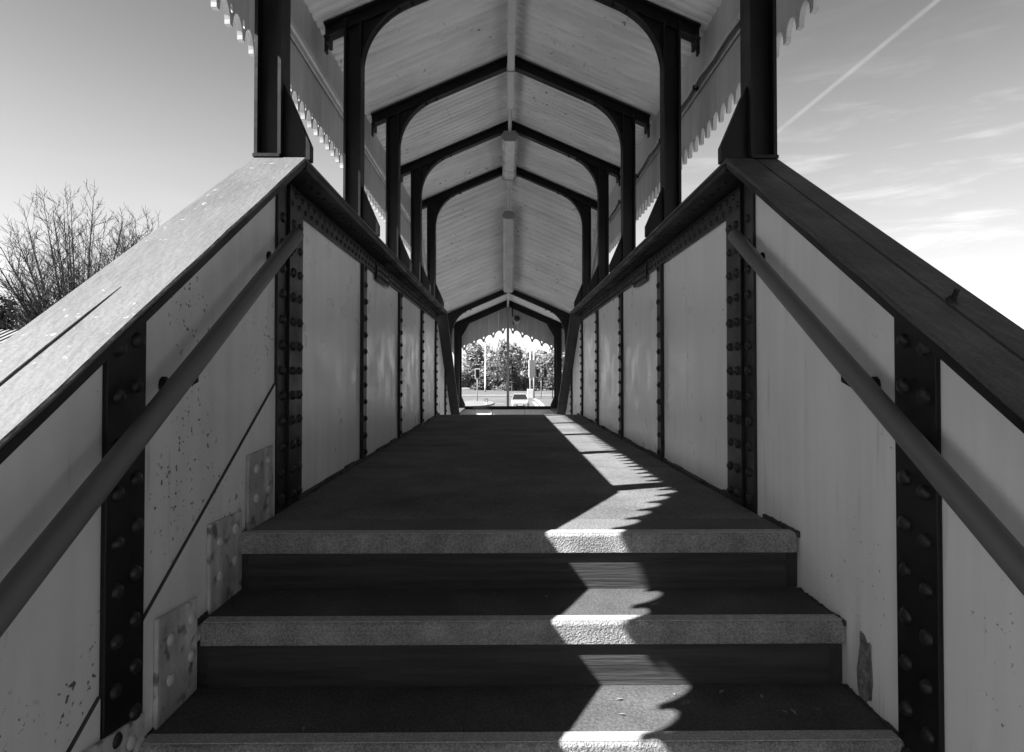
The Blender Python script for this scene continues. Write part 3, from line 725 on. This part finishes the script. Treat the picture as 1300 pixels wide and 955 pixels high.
# lamp column
d = 112; x = gx(616, d)
t = thing('lamp_column', (x, d, HG(d)), 'tall slender pale street lamp column across the road', 'street lamp')
build('column', MB().tube([(x, d, HG(d)), (x, d, HG(d)+1.2), (x, d, HG(d)+1.25), (x, d, HG(d)+8.9)], [.15, .15, .11, .07], 10), 'white_metal', t, True)
build('lantern', MB().hexa([(x-.18, d-.9, HG(d)+8.9), (x+.18, d-.9, HG(d)+8.9), (x+.16, d+.1, HG(d)+8.85), (x-.16, d+.1, HG(d)+8.85)], [(x-.12, d-.85, HG(d)+9.05), (x+.12, d-.85, HG(d)+9.05), (x+.12, d+.1, HG(d)+9.02), (x-.12, d+.1, HG(d)+9.02)]), 'grey_metal', t)
def signal(px, d, label, heads, H, white=False):
    x = gx(px, d); g = HG(d); t = thing('traffic_signal', (x, d, g), label, 'traffic signal', 'traffic signals at the junction')
    build('pole', MB().tube([(x, d, g), (x, d, g+H)], .06, 10), 'grey_metal', t, True)
    for dx in heads:
        hx = x+dx; z0 = g+H-1.05
        hd = build('head', BX(hx-.21, hx+.21, d-.22, d-.04, z0, z0+1.02), 'black_plastic', t, bevel=.02)
        if white: build('backing_border', BX(hx-.30, hx+.30, d-.035, d-.015, z0-.12, z0+1.14), 'white_metal', t)
        else: build('arm', BX(min(x, hx), max(x, hx)+.01, d-.03, d+.03, z0+.2, z0+.26), 'black_plastic', t)
        for k in range(3):
            build('lens', MB().tube([(hx, d-.235, z0+.19+k*.32), (hx, d-.221, z0+.19+k*.32)], .11, 12), 'lens', hd, True)
            v = MB()
            for a in range(7):
                t0, t1 = math.pi*a/7, math.pi*(a+1)/7
                zc_ = z0+.19+k*.32
                v.add([(hx+.125*math.cos(t0), d-.22, zc_+.125*math.sin(t0)), (hx+.125*math.cos(t1), d-.22, zc_+.125*math.sin(t1)), (hx+.125*math.cos(t1), d-.42, zc_+.125*math.sin(t1)), (hx+.125*math.cos(t0), d-.42, zc_+.125*math.sin(t0))], [(0, 1, 2, 3)])
            build('hood', v, 'black_plastic', hd)
    return t
signal(606, 76, 'single traffic signal with white border on the left island', (0,), 4.0, True)
signal(687, 88, 'traffic signal with two black heads on one pole', (-.55, .55), 4.0)
d = 86; x = gx(701.5, d); t = thing('sign_post', (x, d, HG(d)), 'thin dark post on the right near the jamb', 'post')
build('pole', MB().tube([(x, d, HG(d)), (x, d, HG(d)+4.3)], .055, 8), 'black_plastic', t, True); build('cap', MB().dome((x, d, HG(d)+4.3), (0, 0, 1), .065, .05, 8, 3), 'black_plastic', t)
d = 86; x = gx(676, d); t = thing('road_sign', (x, d, HG(d)), 'tall white two-post road sign turned almost edge-on', 'road sign')
for k, (dx, dy) in enumerate(((-.30, 0), (.22, .8))):
    build('post', MB().tube([(x+dx, d+dy, HG(d)), (x+dx, d+dy, HG(d)+6.6)], .12, 10), 'white_metal', t, True)
pn = MB().hexa([(x-.55, d-.25, HG(d)+2.9), (x-.45, d-.33, HG(d)+2.9), (x+.42, d+1.0, HG(d)+2.9), (x+.32, d+1.08, HG(d)+2.9)], [(x-.55, d-.25, HG(d)+5.3), (x-.45, d-.33, HG(d)+5.3), (x+.42, d+1.0, HG(d)+5.3), (x+.32, d+1.08, HG(d)+5.3)])
build('panel', pn, 'white_metal', t); build('base', BX(x-.75, x+.1, d-.4, d-.1, HG(d), HG(d)+1.3), 'white_metal', t, bevel=.05)
# traffic island with bollard
isl = MB(); pts = []
x0, d0 = gx(603, 72), 72
for i in range(20):
    a = 2*math.pi*i/20; pts.append((x0+2.2*math.cos(a), d0+6*math.sin(a)))
isl.prism(pts, lambda u, v, w: (u, v, w+HG(v)), -.05, .13); tag(build('traffic_island', isl, 'paving', bevel=.02), kind='structure')
d = 68; x = gx(617.5, d); t = thing('bollard', (x, d, HG(d)), 'low white bollard with a round sign beside the island', 'bollard')
build('body', MB().hexa([(x-.16, d-.1, HG(d)), (x+.16, d-.1, HG(d)), (x+.16, d+.1, HG(d)), (x-.16, d+.1, HG(d))], [(x-.12, d-.07, HG(d)+.45), (x+.12, d-.07, HG(d)+.45), (x+.12, d+.07, HG(d)+.45), (x-.12, d+.07, HG(d)+.45)]), 'white_metal', t, bevel=.02)
build('disc', MB().tube([(x, d-.02, HG(d)+.62), (x, d+.02, HG(d)+.62)], .19, 16), 'black_plastic', t)
build('symbol', MB().tube([(x, d-.03, HG(d)+.62), (x, d-.021, HG(d)+.62)], .11, 16), 'white_metal', t)
# pale hatchback on the road, nose towards the bridge
d = 63; x = gx(660, d); g = HG(d)+.01
t = thing('car', (x, d, g), 'pale hatchback car on the road right of the mullion', 'car')
b = MB()
def ring(y, w, z0, z1, wt): return [(x-w, y, g+z0), (x+w, y, g+z0), (x+w, y, g+(z0+z1)*.55), (x+wt, y, g+z1), (x-wt, y, g+z1), (x-w, y, g+(z0+z1)*.55)]
prof = [(0, .70, .30, .62, .66), (.12, .82, .22, .74, .76), (.5, .87, .20, .86, .80), (1.15, .88, .20, .97, .80), (3.3, .88, .20, 1.0, .80), (3.85, .86, .24, .98, .78), (4.0, .80, .34, .88, .74)]
rings = [ring(d-2+p[0], *p[1:]) for p in prof]
b.v = [q for r in rings for q in r]
for i in range(len(rings)-1):
    for k in range(6): b.f.append((i*6+k, i*6+(k+1) % 6, (i+1)*6+(k+1) % 6, (i+1)*6+k))
b.f += [(5, 4, 3, 2, 1, 0), tuple((len(rings)-1)*6+k for k in range(6))]
build('body', b, 'car_paint', t, bevel=.03, seg=2)
cab = [(d-.95, .76, .96), (d-.2, .60, 1.44), (d+1.3, .60, 1.46), (d+1.85, .74, .98)]
b = MB(); b.v = [q for (yy, w, z) in cab for q in ((x-w, yy, g+z), (x+w, yy, g+z))]
b.v += [(x-.79, d-.95, g+.9), (x+.79, d-.95, g+.9), (x-.79, d+1.85, g+.9), (x+.79, d+1.85, g+.9)]
b.f = [(0, 1, 3, 2), (4, 5, 7, 6), (0, 2, 4, 6, 10, 8), (1, 9, 11, 7, 5, 3), (0, 8, 9, 1), (6, 7, 11, 10)]
cb = build('cabin_glass', b, 'car_glass', t)
build('roof', MB().hexa([(x-.61, d-.25, g+1.43), (x+.61, d-.25, g+1.43), (x+.61, d+1.35, g+1.45), (x-.61, d+1.35, g+1.45)], [(x-.56, d-.15, g+1.48), (x+.56, d-.15, g+1.48), (x+.56, d+1.3, g+1.5), (x-.56, d+1.3, g+1.5)]), 'car_paint', t, bevel=.02)
for s in (-1, 1):
    build('pillar', MB().tube([(x+s*.78, d-.97, g+.95), (x+s*.61, d-.2, g+1.45)], .035, 6), 'car_paint', t)
    build('headlight', MB().hexa([(x+s*.5-.16, d-1.93, g+.58), (x+s*.5+.16, d-1.93, g+.58), (x+s*.5+.16, d-1.8, g+.58), (x+s*.5-.16, d-1.8, g+.58)], [(x+s*.5-.15, d-1.90, g+.72), (x+s*.5+.15, d-1.90, g+.72), (x+s*.5+.15, d-1.8, g+.76), (x+s*.5-.15, d-1.8, g+.76)]), 'white_metal', t)
    build('mirror', BX(x+s*.86, x+s*1.02, d-.75, d-.62, g+.98, g+1.1), 'car_paint', t, bevel=.02)
    for yy in (d-1.2, d+1.3):
        w = build('wheel', MB().tube([(x+s*.70, yy, g+.31), (x+s*.885, yy, g+.31)], .31, 18), 'rubber', t, True)
        build('rim', MB().tube([(x+s*.886, yy, g+.31), (x+s*.895, yy, g+.31)], .2, 14), 'grey_metal', w)
build('grille', BX(x-.38, x+.38, d-2.012, d-1.97, g+.36, g+.5), 'black_plastic', t)
build('number_plate', BX(x-.26, x+.26, d-2.03, d-2.013, g+.40, g+.50), 'white_metal', t)
# painted lane lines
def line(pts, w, parent):
    m = MB(); n = len(pts); vs = []
    for i, (px, py) in enumerate(pts):
        # solve ground distance for this row
        d = 80.0
        for _ in range(20): d = (EYE-HG(d)-.012)*800/(py-476)
        vs.append((gx(px, d), d))
    out = MB()
    for (xa, ya), (xb, yb) in zip(vs, vs[1:]):
        dv = Vector((xb-xa, yb-ya)).normalized(); nx, ny = -dv.y*w/2, dv.x*w/2
        out.add([(xa-nx, ya-ny, HG(ya)+.012), (xa+nx, ya+ny, HG(ya)+.012), (xb+nx, yb+ny, HG(yb)+.012), (xb-nx, yb-ny, HG(yb)+.012)], [(0, 1, 2, 3)])
    o = build('lane_line', out, 'white_line'); tag(o, kind='structure'); return o
line([(690, 520), (688, 514), (683, 509), (678, 506)], .5, None)
line([(683, 520), (681, 514), (677, 510)], .4, None)
line([(600, 507), (625, 506.6), (640, 506)], .35, None)
line([(625, 513), (640, 512)], .3, None)

# ------------------------------------------------------------------ blown leaf litter on the deck and treads
rl = random.Random(77); lt = MB()
for i in range(46):
    if i < 30: x, y, z = rl.uniform(-.82, .85), rl.uniform(2.1, 6.5), .0025
    else:
        k = rl.choice((1, 2)); x, y, z = rl.uniform(-.82, .85), NOSE-k*GO+rl.uniform(.07, .25), -k*RISE+.0015
    a = rl.uniform(0, 6.28); L = rl.uniform(.006, .017); w = L*rl.uniform(.25, .5); ca, sa = math.cos(a), math.sin(a)
    h = rl.uniform(.001, .006)
    lt.add([(x-L*ca, y-L*sa, z), (x+w*sa, y-w*ca, z+h), (x+L*ca, y+L*sa, z+h*.5), (x-w*sa, y+w*ca, z+h*.7)], [(0, 1, 2, 3)])
tag(build('leaf_litter', lt, 'paving'), kind='stuff')
